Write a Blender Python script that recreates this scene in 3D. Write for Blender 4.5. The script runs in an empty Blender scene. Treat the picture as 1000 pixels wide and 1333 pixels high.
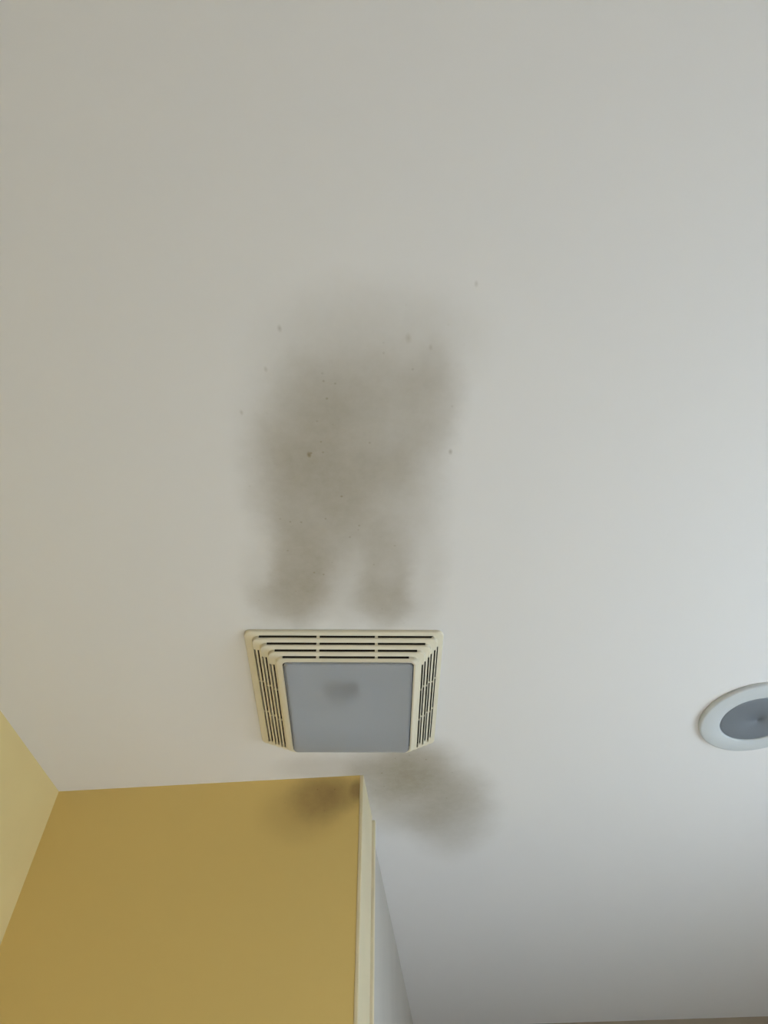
import bpy, bmesh, math, random
from mathutils import Vector, Matrix
random.seed(4)
S = bpy.context.scene
COL = S.collection

# ------------------------------------------------------------------ camera
EYE = 1.62
CEIL = 2.44
pitch, roll, yaw = 0.892119, -0.0025685, -0.0931086
F = Vector((math.sin(yaw)*math.cos(pitch), math.cos(yaw)*math.cos(pitch), math.sin(pitch)))
R0 = Vector((math.cos(yaw), -math.sin(yaw), 0)); U0 = R0.cross(F)
Rv = math.cos(roll)*R0 + math.sin(roll)*U0
Uv = -math.sin(roll)*R0 + math.cos(roll)*U0
cd = bpy.data.cameras.new('camera'); cam = bpy.data.objects.new('camera', cd); COL.objects.link(cam)
m = Matrix.Identity(4)
for i in range(3):
    m[i][0], m[i][1], m[i][2] = Rv[i], Uv[i], -F[i]
m[2][3] = EYE
cam.matrix_world = m
cd.sensor_fit = 'HORIZONTAL'; cd.sensor_width = 36; cd.lens = 36*0.92075; cd.clip_start = 0.02
S.camera = cam

# ------------------------------------------------------------------ world, lights, exposure
W = bpy.data.worlds.new('sky'); S.world = W; W.use_nodes = True
bg = W.node_tree.nodes['Background']; bg.inputs[0].default_value = (0.62, 0.78, 1.0, 1); bg.inputs[1].default_value = 0.3

def area(name, loc, direction, sx, sy, power, color, spread=180):
    l = bpy.data.lights.new(name, 'AREA'); l.shape = 'RECTANGLE'; l.size = sx; l.size_y = sy
    l.energy = power; l.color = color; l.spread = math.radians(spread)
    o = bpy.data.objects.new(name, l); COL.objects.link(o); o.location = loc
    o.rotation_euler = Vector(direction).to_track_quat('-Z', 'Y').to_euler()
    return o
# sunshine through the window onto the pale floor, skylight through the same window, plus an added warm fill lamp set in the unseen doorway behind
sl = bpy.data.lights.new('sun', 'SUN'); sl.energy = 53; sl.angle = math.radians(1.0); sl.color = (0.97, 0.97, 0.95)
so = bpy.data.objects.new('sun', sl); COL.objects.link(so); so.rotation_euler = Vector((-0.60, -0.02, -0.80)).to_track_quat('-Z', 'Y').to_euler()
area('window_daylight', (1.59, 0.9, 1.475), (-1, 0.0, 0.0), 0.95, 1.1, 20.5, (0.61, 0.80, 1.0))
area('doorway_fill', (0.3, -1.58, 1.15), (0, 1, 0.0), 1.0, 1.9, 3.0, (1.0, 0.84, 0.66))
vs = S.view_settings
vs.view_transform = 'Standard'; vs.look = 'None'; vs.gamma = 1.0; vs.use_curve_mapping = False
vs.exposure = 0.0

# ------------------------------------------------------------------ materials
def newmat(name):
    mt = bpy.data.materials.new(name); mt.use_nodes = True
    nt = mt.node_tree; return mt, nt, nt.nodes['Principled BSDF']
def node(nt, t, **k):
    n = nt.nodes.new(t)
    for a, b in k.items(): setattr(n, a, b)
    return n
def math_n(nt, op, a, b=None, clamp=False):
    n = node(nt, 'ShaderNodeMath', operation=op); n.use_clamp = clamp
    for i, v in enumerate((a, b)):
        if v is None: continue
        if isinstance(v, (int, float)): n.inputs[i].default_value = v
        else: nt.links.new(v, n.inputs[i])
    return n.outputs[0]
def bump(nt, bsdf, scale, strength, dist=0.001):
    tc = node(nt, 'ShaderNodeTexCoord'); no = node(nt, 'ShaderNodeTexNoise')
    no.inputs['Scale'].default_value = scale; no.inputs['Detail'].default_value = 4
    nt.links.new(tc.outputs['Object'], no.inputs['Vector'])
    b = node(nt, 'ShaderNodeBump'); b.inputs['Strength'].default_value = strength; b.inputs['Distance'].default_value = dist
    nt.links.new(no.outputs['Fac'], b.inputs['Height']); nt.links.new(b.outputs[0], bsdf.inputs['Normal'])
    return tc
def plain(name, col, rough=0.6, bs=60, bst=0.15, var=0.06, spec=0.3):
    mt, nt, b = newmat(name)
    tc = bump(nt, b, bs, bst)
    no = node(nt, 'ShaderNodeTexNoise'); no.inputs['Scale'].default_value = 3.0; no.inputs['Detail'].default_value = 3
    nt.links.new(tc.outputs['Object'], no.inputs['Vector'])
    cr = node(nt, 'ShaderNodeValToRGB')
    cr.color_ramp.elements[0].position = 0.3; cr.color_ramp.elements[1].position = 0.7
    cr.color_ramp.elements[0].color = (*[c*(1-var) for c in col], 1); cr.color_ramp.elements[1].color = (*[min(1, c*(1+var)) for c in col], 1)
    nt.links.new(no.outputs['Fac'], cr.inputs[0]); nt.links.new(cr.outputs[0], b.inputs['Base Color'])
    b.inputs['Roughness'].default_value = rough; b.inputs['Specular IOR Level'].default_value = spec
    return mt

def stain_mask(nt, coord, blobs, noise_amt, rot=0.0, plane='xy'):
    """soot density: soft ellipses (cx, cy, rx, ry, weight) with ragged edges"""
    no = node(nt, 'ShaderNodeTexNoise'); no.inputs['Scale'].default_value = 9; no.inputs['Detail'].default_value = 6
    no.inputs['Roughness'].default_value = 0.65
    nt.links.new(coord, no.inputs['Vector'])
    sub = node(nt, 'ShaderNodeVectorMath', operation='SUBTRACT'); sub.inputs[1].default_value = (.5, .5, .5)
    nt.links.new(no.outputs['Color'], sub.inputs[0])
    sc = node(nt, 'ShaderNodeVectorMath', operation='SCALE'); sc.inputs['Scale'].default_value = noise_amt
    nt.links.new(sub.outputs[0], sc.inputs[0])
    ad = node(nt, 'ShaderNodeVectorMath', operation='ADD')
    nt.links.new(coord, ad.inputs[0]); nt.links.new(sc.outputs[0], ad.inputs[1])
    acc = None
    for cx, cy, rx, ry, w in blobs:
        mp = node(nt, 'ShaderNodeMapping', vector_type='TEXTURE')
        if plane == 'xy':
            mp.inputs['Location'].default_value = (cx, cy, CEIL); mp.inputs['Rotation'].default_value = (0, 0, rot)
            mp.inputs['Scale'].default_value = (rx*1.22, ry*1.22, 1)
        else:
            mp.inputs['Location'].default_value = (cx, 1.37, cy); mp.inputs['Scale'].default_value = (rx, 1, ry)
        nt.links.new(ad.outputs[0], mp.inputs['Vector'])
        g = node(nt, 'ShaderNodeTexGradient', gradient_type='SPHERICAL'); nt.links.new(mp.outputs[0], g.inputs[0])
        mr = node(nt, 'ShaderNodeMapRange', interpolation_type='SMOOTHSTEP')
        mr.inputs['To Min'].default_value = 1.0; mr.inputs['To Max'].default_value = 1.0 - w
        mr.inputs['From Max'].default_value = 0.70
        nt.links.new(g.outputs['Fac'], mr.inputs['Value'])
        acc = mr.outputs[0] if acc is None else math_n(nt, 'MULTIPLY', acc, mr.outputs[0])
    dens = math_n(nt, 'SUBTRACT', 1.0, acc)
    n2 = node(nt, 'ShaderNodeTexNoise'); n2.inputs['Scale'].default_value = 55; n2.inputs['Detail'].default_value = 6
    n2.inputs['Roughness'].default_value = 0.7; nt.links.new(coord, n2.inputs['Vector'])
    k = math_n(nt, 'ADD', math_n(nt, 'MULTIPLY', n2.outputs['Fac'], 0.34), 0.83)
    return math_n(nt, 'MULTIPLY', dens, k, clamp=True), no

def stained(name, base, soot, blobs, noise_amt, rot, plane, marks=(), bs=70):
    mt, nt, b = newmat(name)
    tc = bump(nt, b, bs, 0.12)
    P = tc.outputs['Object']
    dens, no = stain_mask(nt, P, blobs, noise_amt, rot, plane)
    # small mould specks scattered through the soot
    vo = node(nt, 'ShaderNodeTexVoronoi'); vo.inputs['Scale'].default_value = 60; nt.links.new(P, vo.inputs['Vector'])
    r = node(nt, 'ShaderNodeMapRange', interpolation_type='SMOOTHSTEP'); r.inputs['From Min'].default_value = 0.03; r.inputs['From Max'].default_value = 0.16
    r.inputs['To Min'].default_value = 1; r.inputs['To Max'].default_value = 0
    nt.links.new(vo.outputs['Distance'], r.inputs['Value'])
    sel = math_n(nt, 'GREATER_THAN', node_sep(nt, vo.outputs['Color']), 0.72)
    near = math_n(nt, 'MULTIPLY', dens, 1.6, clamp=True)
    speck = math_n(nt, 'MULTIPLY', math_n(nt, 'MULTIPLY', r.outputs[0], sel), math_n(nt, 'MULTIPLY', near, 0.22))
    dens = math_n(nt, 'ADD', dens, speck, clamp=True)
    for mx, my, rr, w in marks:
        mp = node(nt, 'ShaderNodeMapping', vector_type='TEXTURE'); mp.inputs['Location'].default_value = (mx, my, CEIL)
        mp.inputs['Scale'].default_value = (rr, rr*1.7, 1); nt.links.new(P, mp.inputs['Vector'])
        g = node(nt, 'ShaderNodeTexGradient', gradient_type='SPHERICAL'); nt.links.new(mp.outputs[0], g.inputs[0])
        dens = math_n(nt, 'ADD', dens, math_n(nt, 'MULTIPLY', g.outputs['Fac'], w), clamp=True)
    mix = node(nt, 'ShaderNodeMix', data_type='RGBA')
    nt.links.new(dens, mix.inputs['Factor']); mix.inputs['A'].default_value = (*base, 1); mix.inputs['B'].default_value = (*soot, 1)
    nt.links.new(mix.outputs['Result'], b.inputs['Base Color'])
    b.inputs['Roughness'].default_value = 0.85; b.inputs['Specular IOR Level'].default_value = 0.2
    return mt
def node_sep(nt, sock):
    s = node(nt, 'ShaderNodeSeparateColor'); nt.links.new(sock, s.inputs[0]); return s.outputs[0]

CEIL_BLOBS = [
    (-0.209, 0.771, 0.051, 0.139, 0.46),
    (-0.230, 0.828, 0.073, 0.076, 0.34),
    (-0.176, 0.681, 0.088, 0.152, 0.30),
    (-0.070, 0.795, 0.049, 0.154, 0.42),
    (-0.079, 0.849, 0.061, 0.062, 0.26),
    (-0.133, 0.758, 0.072, 0.165, 0.26),
    (-0.130, 0.585, 0.122, 0.145, 0.38),
    (-0.095, 0.521, 0.136, 0.124, 0.32),
    (-0.158, 0.520, 0.076, 0.119, 0.20),
    (-0.053, 0.638, 0.083, 0.128, 0.24),
    (-0.071, 0.447, 0.135, 0.073, 0.28),
    (-0.056, 0.400, 0.150, 0.078, 0.20),
    (-0.042, 0.354, 0.145, 0.059, 0.10),
    (0.019, 0.486, 0.051, 0.096, 0.24),
    (0.023, 0.429, 0.026, 0.043, 0.07),
    (0.000, 0.594, 0.057, 0.121, 0.18),
    (-0.222, 0.582, 0.052, 0.176, 0.11),
    (-0.273, 0.804, 0.043, 0.117, 0.14),
    (-0.019, 0.806, 0.052, 0.138, 0.18),
    (-0.069, 1.460, 0.154, 0.191, 0.46),
    (0.011, 1.562, 0.108, 0.206, 0.38),
    (-0.112, 1.371, 0.107, 0.131, 0.40),
    (-0.054, 1.355, 0.089, 0.117, 0.36),
    (-0.240, 1.338, 0.129, 0.053, 0.22),
]
MARKS = [(-0.162, 0.357, 0.0035, 0.35), (-0.005, 0.385, 0.005, 0.2), (0.041, 0.56, 0.0035, 0.45), (-0.156, 0.546, 0.0035, 0.4),
         (0.08, 0.324, 0.003, 0.3), (0.022, 0.40, 0.003, 0.2), (-0.19, 0.41, 0.003, 0.25), (-0.235, 0.47, 0.003, 0.3)]
M_ceiling = stained('ceiling_paint', (0.80, 0.765, 0.735), (0.285, 0.236, 0.15), CEIL_BLOBS, 0.05, 0.0978, 'xy', MARKS)
M_yellow_stained = stained('yellow_wall_paint', (0.83, 0.60, 0.215), (0.34, 0.22, 0.09),
    [(-0.267, 2.395, 0.085, 0.075, 0.6), (-0.215, 2.40, 0.07, 0.05, 0.45), (-0.184, 2.408, 0.022, 0.03, 0.7), (-0.30, 2.37, 0.12, 0.09, 0.25)], 0.03, 0, 'xz')
M_yellow = plain('yellow_side_paint', (0.76, 0.60, 0.285), 0.8)
M_white_wall = plain('white_wall_paint', (0.62, 0.57, 0.50), 0.8)
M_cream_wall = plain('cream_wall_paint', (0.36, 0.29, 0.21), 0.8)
M_trim = plain('trim_gloss_paint', (0.82, 0.69, 0.44), 0.45, bs=30, bst=0.1)
M_floor = plain('floor_tile', (0.58, 0.58, 0.60), 0.6, bs=10)
M_grille = plain('aged_cream_plastic', (0.80, 0.72, 0.55), 0.45, bs=120, bst=0.05, var=0.05)
M_dark = plain('dark_metal_slot_shade', (0.05, 0.038, 0.024), 0.9)  # housing metal; on the liner this dark tone paints shade inside the slots
M_socket = plain('brown_bakelite', (0.03, 0.028, 0.026), 0.6)
M_bulb = plain('white_glass_bulb', (0.5, 0.5, 0.5), 0.3)
M_reflector = plain('white_reflector_enamel', (0.72, 0.72, 0.72), 0.5)
M_ring = plain('white_powder_coat', (0.62, 0.63, 0.62), 0.5, bs=120, bst=0.03, var=0.02)

def frosted(name, col, see=0.3, trans=0.2, rough=0.35):
    mt, nt, b = newmat(name)
    out = nt.nodes['Material Output']
    b.inputs['Base Color'].default_value = (*col, 1); b.inputs['Roughness'].default_value = 0.4; b.inputs['Specular IOR Level'].default_value = 0.3
    tc = node(nt, 'ShaderNodeTexCoord'); no = node(nt, 'ShaderNodeTexNoise'); no.inputs['Scale'].default_value = 300
    nt.links.new(tc.outputs['Object'], no.inputs['Vector'])
    bu = node(nt, 'ShaderNodeBump'); bu.inputs['Strength'].default_value = 0.1; bu.inputs['Distance'].default_value = 0.0005
    nt.links.new(no.outputs['Fac'], bu.inputs['Height']); nt.links.new(bu.outputs[0], b.inputs['Normal'])
    tr = node(nt, 'ShaderNodeBsdfTranslucent'); tr.inputs[0].default_value = (.9, .9, .9, 1)
    rf = node(nt, 'ShaderNodeBsdfRefraction'); rf.inputs['IOR'].default_value = 1.02; rf.inputs['Roughness'].default_value = rough
    rf.inputs[0].default_value = (.95, .97, 1, 1)
    m1 = node(nt, 'ShaderNodeMixShader'); m1.inputs[0].default_value = see/(see+trans)
    nt.links.new(tr.outputs[0], m1.inputs[1]); nt.links.new(rf.outputs[0], m1.inputs[2])
    m2 = node(nt, 'ShaderNodeMixShader'); m2.inputs[0].default_value = see+trans
    nt.links.new(b.outputs[0], m2.inputs[1]); nt.links.new(m1.outputs[0], m2.inputs[2])
    nt.links.new(m2.outputs[0], out.inputs[0])
    return mt
M_lens = frosted('frosted_fan_lens', (0.60, 0.60, 0.61), 0.54, 0.16, 0.26)
M_disc = frosted('frosted_downlight_lens', (0.34, 0.36, 0.385), 0.4, 0.15)
mg, ntg, bgl = newmat('window_glass'); bgl.inputs['Roughness'].default_value = 0.03      # thin clear pane
_t = node(ntg, 'ShaderNodeBsdfTransparent'); _t.inputs[0].default_value = (.95, .97, .96, 1); _x = node(ntg, 'ShaderNodeMixShader'); _x.inputs[0].default_value = 0.05
_g = node(ntg, 'ShaderNodeBsdfGlossy'); ntg.links.new(_t.outputs[0], _x.inputs[1]); ntg.links.new(_g.outputs[0], _x.inputs[2])
ntg.links.new(_x.outputs[0], ntg.nodes['Material Output'].inputs[0])
M_glass = mg

# ------------------------------------------------------------------ helpers
def link(name, bm, mat, parent=None, smooth=False):
    bmesh.ops.recalc_face_normals(bm, faces=bm.faces[:])
    me = bpy.data.meshes.new(name); bm.to_mesh(me); bm.free()
    if smooth:
        for p in me.polygons: p.use_smooth = True
    me.materials.append(mat)
    o = bpy.data.objects.new(name, me); COL.objects.link(o)
    if parent: o.parent = parent
    return o
def box(bm, x0, x1, y0, y1, z0, z1, bev=0.0):
    vs_ = [bm.verts.new((x, y, z)) for x in (x0, x1) for y in (y0, y1) for z in (z0, z1)]
    a, b, c, d, e, f, g, h = vs_
    fs = [bm.faces.new(q) for q in ((a, b, d, c), (e, g, h, f), (a, e, f, b), (c, d, h, g), (a, c, g, e), (b, f, h, d))]
    if bev:
        ed = set(x for q in fs for x in q.edges)
        bmesh.ops.bevel(bm, geom=list(ed), offset=bev, segments=3, affect='EDGES', profile=0.5)
def tag(o, label, cat, kind=None, group=None):
    o['label'] = label; o['category'] = cat
    if kind: o['kind'] = kind
    if group: o['group'] = group
def struct(name, boxes, mat, label, cat, bev=0.0):
    bm = bmesh.new()
    for b in boxes: box(bm, *b, bev=bev)
    o = link(name, bm, mat); tag(o, label, cat, 'structure'); return o
def boolean_cut(o, cutter_bm):
    me = bpy.data.meshes.new('cut'); bmesh.ops.recalc_face_normals(cutter_bm, faces=cutter_bm.faces[:]); cutter_bm.to_mesh(me); cutter_bm.free()
    c = bpy.data.objects.new('cut', me); COL.objects.link(c); c.matrix_world = o.matrix_world
    md = o.modifiers.new('b', 'BOOLEAN'); md.operation = 'DIFFERENCE'; md.solver = 'EXACT'; md.object = c
    bpy.context.view_layer.update()
    dg = bpy.context.evaluated_depsgraph_get()
    new = bpy.data.meshes.new_from_object(o.evaluated_get(dg))
    o.modifiers.clear(); o.data = new
    bpy.data.objects.remove(c)
def cyl(bm, r, z0, z1, cx=0, cy=0, seg=64):
    lo = [bm.verts.new((cx+r*math.cos(2*math.pi*i/seg), cy+r*math.sin(2*math.pi*i/seg), z0)) for i in range(seg)]
    hi = [bm.verts.new((v.co.x, v.co.y, z1)) for v in lo]
    bm.faces.new(lo); bm.faces.new(hi)
    for i in range(seg):
        j = (i+1) % seg; bm.faces.new((lo[i], lo[j], hi[j], hi[i]))
def lathe(bm, prof, seg=96, closed=True):
    rings = [[bm.verts.new((r*math.cos(2*math.pi*i/seg), r*math.sin(2*math.pi*i/seg), z)) for i in range(seg)] for r, z in prof]
    n = len(rings)
    for k in range(n if closed else n-1):
        a, b = rings[k], rings[(k+1) % n]
        for i in range(seg):
            j = (i+1) % seg; bm.faces.new((a[i], a[j], b[j], b[i]))
    return rings
def rrect(hu, hv, r, z, ou=0, ov=0, seg=8):
    pts = []
    for cx, cy, a0 in ((hu-r, hv-r, 0), (-hu+r, hv-r, 90), (-hu+r, -hv+r, 180), (hu-r, -hv+r, 270)):
        for i in range(seg+1):
            a = math.radians(a0+90*i/seg); pts.append((ou+cx+r*math.cos(a), ov+cy+r*math.sin(a), z))
    return pts
def loft(bm, loops, cyclic=False, cap0=False, cap1=False):
    rs = [[bm.verts.new(p) for p in L] for L in loops]
    n = len(rs); m_ = len(rs[0])
    for k in range(n if cyclic else n-1):
        a, b = rs[k], rs[(k+1) % n]
        for i in range(m_):
            j = (i+1) % m_; bm.faces.new((a[i], a[j], b[j], b[i]))
    if cap0: bm.faces.new(rs[0])
    if cap1: bm.faces.new(rs[-1])

# ------------------------------------------------------------------ room
XL, XS, YB, YF, XR, YR = -0.8423, -0.1808, 1.370, 3.054, 1.60, -1.60
ceiling = struct('ceiling', [(XL-.1, XR+.1, YR-.1, YF+.1, CEIL, CEIL+.14)], M_ceiling,
    'white painted ceiling with a grey-brown soot stain spreading from the fan vent', 'ceiling')
struct('floor', [(XL-.1, XR+.1, YR-.1, YF+.1, -.1, 0)], M_floor, 'pale grey tiled floor below the frame of the photo', 'floor')
struct('wall_left', [(XL-.1, XL, YR-.1, YF+.1, 0, CEIL)], M_yellow, 'pale yellow wall at the left edge meeting the ceiling', 'wall')
struct('wall_back', [(XL, XS, YB, YB+.1, 0, CEIL)], M_yellow_stained, 'mustard yellow wall below the fan with a dark smudge at its upper right corner', 'wall')
struct('wall_side', [(XS-.1, XS, YB+.1, YF, 0, CEIL)], M_white_wall, 'narrow white wall running away from the yellow wall beside the casing', 'wall')
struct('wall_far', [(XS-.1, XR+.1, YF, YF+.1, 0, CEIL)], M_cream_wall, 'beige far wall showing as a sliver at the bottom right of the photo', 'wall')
struct('trim_1', [(XS, XS+.008, YB-.001, YB+.172, 0, CEIL)], M_trim, 'cream painted vertical casing board at the end of the mustard wall', 'trim', bev=0.002)
struct('trim_2', [(XS, XS+.0125, YB+.190, YB+.206, 0, CEIL)], M_trim, 'thin cream bead running up just behind the wide casing board', 'trim', bev=0.002)
WY0, WY1, WZ0, WZ1 = 0.4, 1.4, 0.9, 2.05
struct('wall_right', [(XR, XR+.1, YR-.1, WY0, 0, CEIL), (XR, XR+.1, WY1, YF+.1, 0, CEIL), (XR, XR+.1, WY0, WY1, 0, WZ0), (XR, XR+.1, WY0, WY1, WZ1, CEIL)],
    M_white_wall, 'white wall with the window, to the right outside the photo', 'wall')
struct('wall_rear', [(XL, -.25, YR-.1, YR, 0, CEIL), (.85, XR, YR-.1, YR, 0, CEIL), (-.25, .85, YR-.1, YR, 2.2, CEIL)], M_cream_wall,
    'cream wall with the open doorway behind the photographer', 'wall')
bm = bmesh.new()
for b in ((XR+.02, XR+.07, WY0, WY0+.05, WZ0, WZ1), (XR+.02, XR+.07, WY1-.05, WY1, WZ0, WZ1), (XR+.02, XR+.07, WY0+.05, WY1-.05, WZ0, WZ0+.05),
          (XR+.02, XR+.07, WY0+.05, WY1-.05, WZ1-.05, WZ1), (XR+.03, XR+.06, 0.88, 0.92, WZ0+.05, WZ1-.05)): box(bm, *b)
wf = link('window_1', bm, M_trim); tag(wf, 'white framed window in the right wall outside the photo', 'window', 'structure')
bm = bmesh.new(); box(bm, XR+.042, XR+.047, WY0+.05, WY1-.05, WZ0+.05, WZ1-.05); link('window_pane', bm, M_glass, wf)

# ------------------------------------------------------------------ exhaust fan with light
FX, FY, FA = -0.1719, 1.0764, 0.10230
LU, LV, HL = 0.111, 0.1325, 0.0490        # half size of the lens, its drop below the ceiling
OU, HU, HV = 0.008, 0.172, 0.167
fan = bpy.data.objects.new('exhaust_fan', None); COL.objects.link(fan)
fan.empty_display_size = 0.1
fan.location = (FX, FY, CEIL); fan.rotation_euler = (0, 0, FA)
tag(fan, 'square cream ceiling exhaust fan with stepped slotted grille and grey frosted light lens', 'exhaust fan')
bpy.context.view_layer.update()

def lvl(f):     # outline of the stepped grille at fraction f between rim and lens
    return HU-(HU-LU)*f, HV-(HV-LV)*f, OU*f, 0.003+0.044*f
FR = [0.0, 0.20, 0.41, 0.61, 0.81]
outer = []
u, v, o_, z = lvl(0); rc = 0.012
outer.append((u, v, rc, 0.0005, 0)); outer.append((u, v, rc, 0.005, 0)); outer.append((u-.0012, v-.0012, rc-.001, 0.0065, 0))
for k in range(1, 5):
    u, v, o_, z = lvl(FR[k]); zp = outer[-1][3]
    outer.append((u, v, rc, zp+0.0022, o_))            # tread ends at the foot of the next riser
    zt = z + 0.004
    outer.append((u-.0006, v-.0006, rc-.0006, zt-.001, o_)); outer.append((u-.0018, v-.0016, rc-.0016, zt, o_))
ztop = HL-0.004
outer.append((LU+.004, LV+.0035, .010, ztop, OU)); outer.append((LU+.0012, LV+.0012, .009, ztop-.0008, OU))
T = 0.0022
inner = [(a-T*.9, b-T*.9, max(c-.001, .003), max(d-T, 0.0005), e) for a, b, c, d, e in outer[:-1]]
inner = [inner[0]] + [q for q in inner[1:]]
loops = [rrect(a, b, c, -d, e) for a, b, c, d, e in outer] + [rrect(LU+.0012, LV+.0012, .009, -(ztop-.0008-T), OU)] + \
        [rrect(a, b, c, -d, e) for a, b, c, d, e in reversed(inner)]
bm = bmesh.new(); loft(bm, loops, cyclic=True)
grille = link('grille', bm, M_grille, fan)
bpy.context.view_layer.update()

# slots: four rows on the top and bottom slopes, three pairs on each side slope, each broken by two thin ribs
cb = bmesh.new()
def zat(fr): return lvl(fr)[3]
for k in range(4):
    f0, f1 = FR[k], FR[k+1]; fs = f1
    u, v, o_, z = lvl(fs)
    half = (0.148, 0.134, 0.120, 0.106)[k]
    for s in (-1, 1):
        w = 0.0016
        yc = s*(v-.0010); zf = zat(f0)+(.0062 if k else .0057)
        segs = ((-half, -.0465), (-.0435, .0535), (.0565, half+.006))
        for a, b in segs: box(cb, a+.002, b, yc-w, yc+w, -zf-.0036, -z+.014)
for k in range(1, 4):
    f0, f1 = FR[k], FR[k+1]
    for q in (0.22, 0.66):
        fs = f0+(f1-f0)*q; u, v, o_, z = lvl(fs)
        a0 = -(0.133, 0.125, 0.116)[k-1]; a1 = (0.143, 0.139, 0.135)[k-1]
        for s in (-1, 1):
            xc = o_+s*u+(.0035 if s > 0 else 0); w = 0.0015
            for a, b in ((a0, -.0458), (-.0446, .0446), (.0458, a1)): box(cb, xc-w, xc+w, a, b, -z-.016, -z+.014)
boolean_cut(grille, cb)

# dark housing behind the grille, let into the ceiling
cb = bmesh.new(); box(cb, -.125, .125, -.125, .125, -.02, .13)
rotm = Matrix.Translation((FX, FY, CEIL)) @ Matrix.Rotation(FA, 4, 'Z')
cb.transform(rotm)
DLX, DLY = 0.6091, 1.2363
cyl(cb, .078, CEIL-.02, CEIL+.12, DLX, DLY)
boolean_cut(ceiling, cb)
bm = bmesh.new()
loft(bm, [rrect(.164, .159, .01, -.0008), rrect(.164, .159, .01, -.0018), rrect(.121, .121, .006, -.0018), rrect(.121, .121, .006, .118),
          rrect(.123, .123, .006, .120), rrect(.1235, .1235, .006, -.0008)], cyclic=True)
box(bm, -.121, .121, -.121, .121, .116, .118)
# dark liner added just behind the slots; its colour stands in for their shade
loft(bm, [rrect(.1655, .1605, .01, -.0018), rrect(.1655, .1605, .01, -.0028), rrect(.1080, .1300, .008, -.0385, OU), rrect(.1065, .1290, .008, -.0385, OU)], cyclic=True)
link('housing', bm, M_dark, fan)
# reflector tray just behind the lens
bm = bmesh.new()
loft(bm, [rrect(LU-.006, LV-.006, .008, -.038, OU), rrect(LU-.008, LV-.010, .008, -.010, OU), rrect(LU-.007, LV-.009, .008, -.008, OU), rrect(LU-.004, LV-.004, .008, -.038, OU)], cyclic=True)
loft(bm, [rrect(LU-.008, LV-.010, .008, -.0100, OU), rrect(LU-.008, LV-.010, .008, -.0085, OU)], cap0=True, cap1=True)
link('reflector', bm, M_reflector, fan)
# lens
bm = bmesh.new()
loft(bm, [rrect(LU-.001, LV-.001, .0085, -(ztop-.004), OU), rrect(LU-.0003, LV-.0003, .009, -(HL-.003), OU), rrect(LU-.0015, LV-.0015, .008, -(HL-.0008), OU),
          rrect(LU-.005, LV-.005, .006, -HL, OU)], cap1=True)
loft(bm, [rrect(LU-.005, LV-.005, .006, -(HL-.0025), OU), rrect(LU-.003, LV-.003, .006, -(HL-.0035), OU), rrect(LU-.003, LV-.003, .006, -(ztop-.004), OU), rrect(LU-.001, LV-.001, .0085, -(ztop-.004), OU)], cap0=True)
lens = link('lens', bm, M_lens, fan); lens['label'] = 'grey frosted light lens'
# lamp holder and bulb dimly seen through the lens
bm = bmesh.new(); box(bm, -.036, .026, -.047, -.035, -.0408, -.016, bev=.003); box(bm, -.010, .006, -.037, -.020, -.034, -.016, bev=.003)
hold = link('lamp_holder', bm, M_socket, fan)
bm = bmesh.new(); bmesh.ops.create_uvsphere(bm, u_segments=24, v_segments=16, radius=.012, matrix=Matrix.Translation((-.002, -.010, -.024)) @ Matrix.Diagonal((1, 1.5, .9, 1)))
link('bulb', bm, M_bulb, hold, smooth=True)

# ------------------------------------------------------------------ round recessed downlight
dl = bpy.data.objects.new('recessed_downlight', None); COL.objects.link(dl); dl.empty_display_size = .1
dl.location = (DLX, DLY, CEIL)
tag(dl, 'round white recessed downlight with a dark grey frosted glass, set in ceiling', 'downlight')
bm = bmesh.new()
lathe(bm, [(.1075, -.0003), (.1075, -.0055), (.1062, -.008), (.103, -.0088), (.072, -.0092), (.0695, -.008), (.0688, -.006), (.0690, .004), (.072, .004), (.074, -.0003)])
link('trim_ring', bm, M_ring, dl, smooth=True)
bm = bmesh.new()
lathe(bm, [(.0684, -.0030), (.0684, -.0058), (.064, -.0068), (.0005, -.0090), (.0005, -.0070), (.063, -.0048), (.066, -.0030)])
link('glass_disc', bm, M_disc, dl, smooth=True)
bm = bmesh.new()
lathe(bm, [(.0735, .001), (.0735, .098), (.0005, .098), (.0005, .1), (.0755, .1), (.0755, .001)])
can = link('can', bm, M_reflector, dl)
bm = bmesh.new(); cyl(bm, .014, .004, .0975, -.034, 0.004, 32)
sk = link('lamp_socket', bm, M_socket, dl)
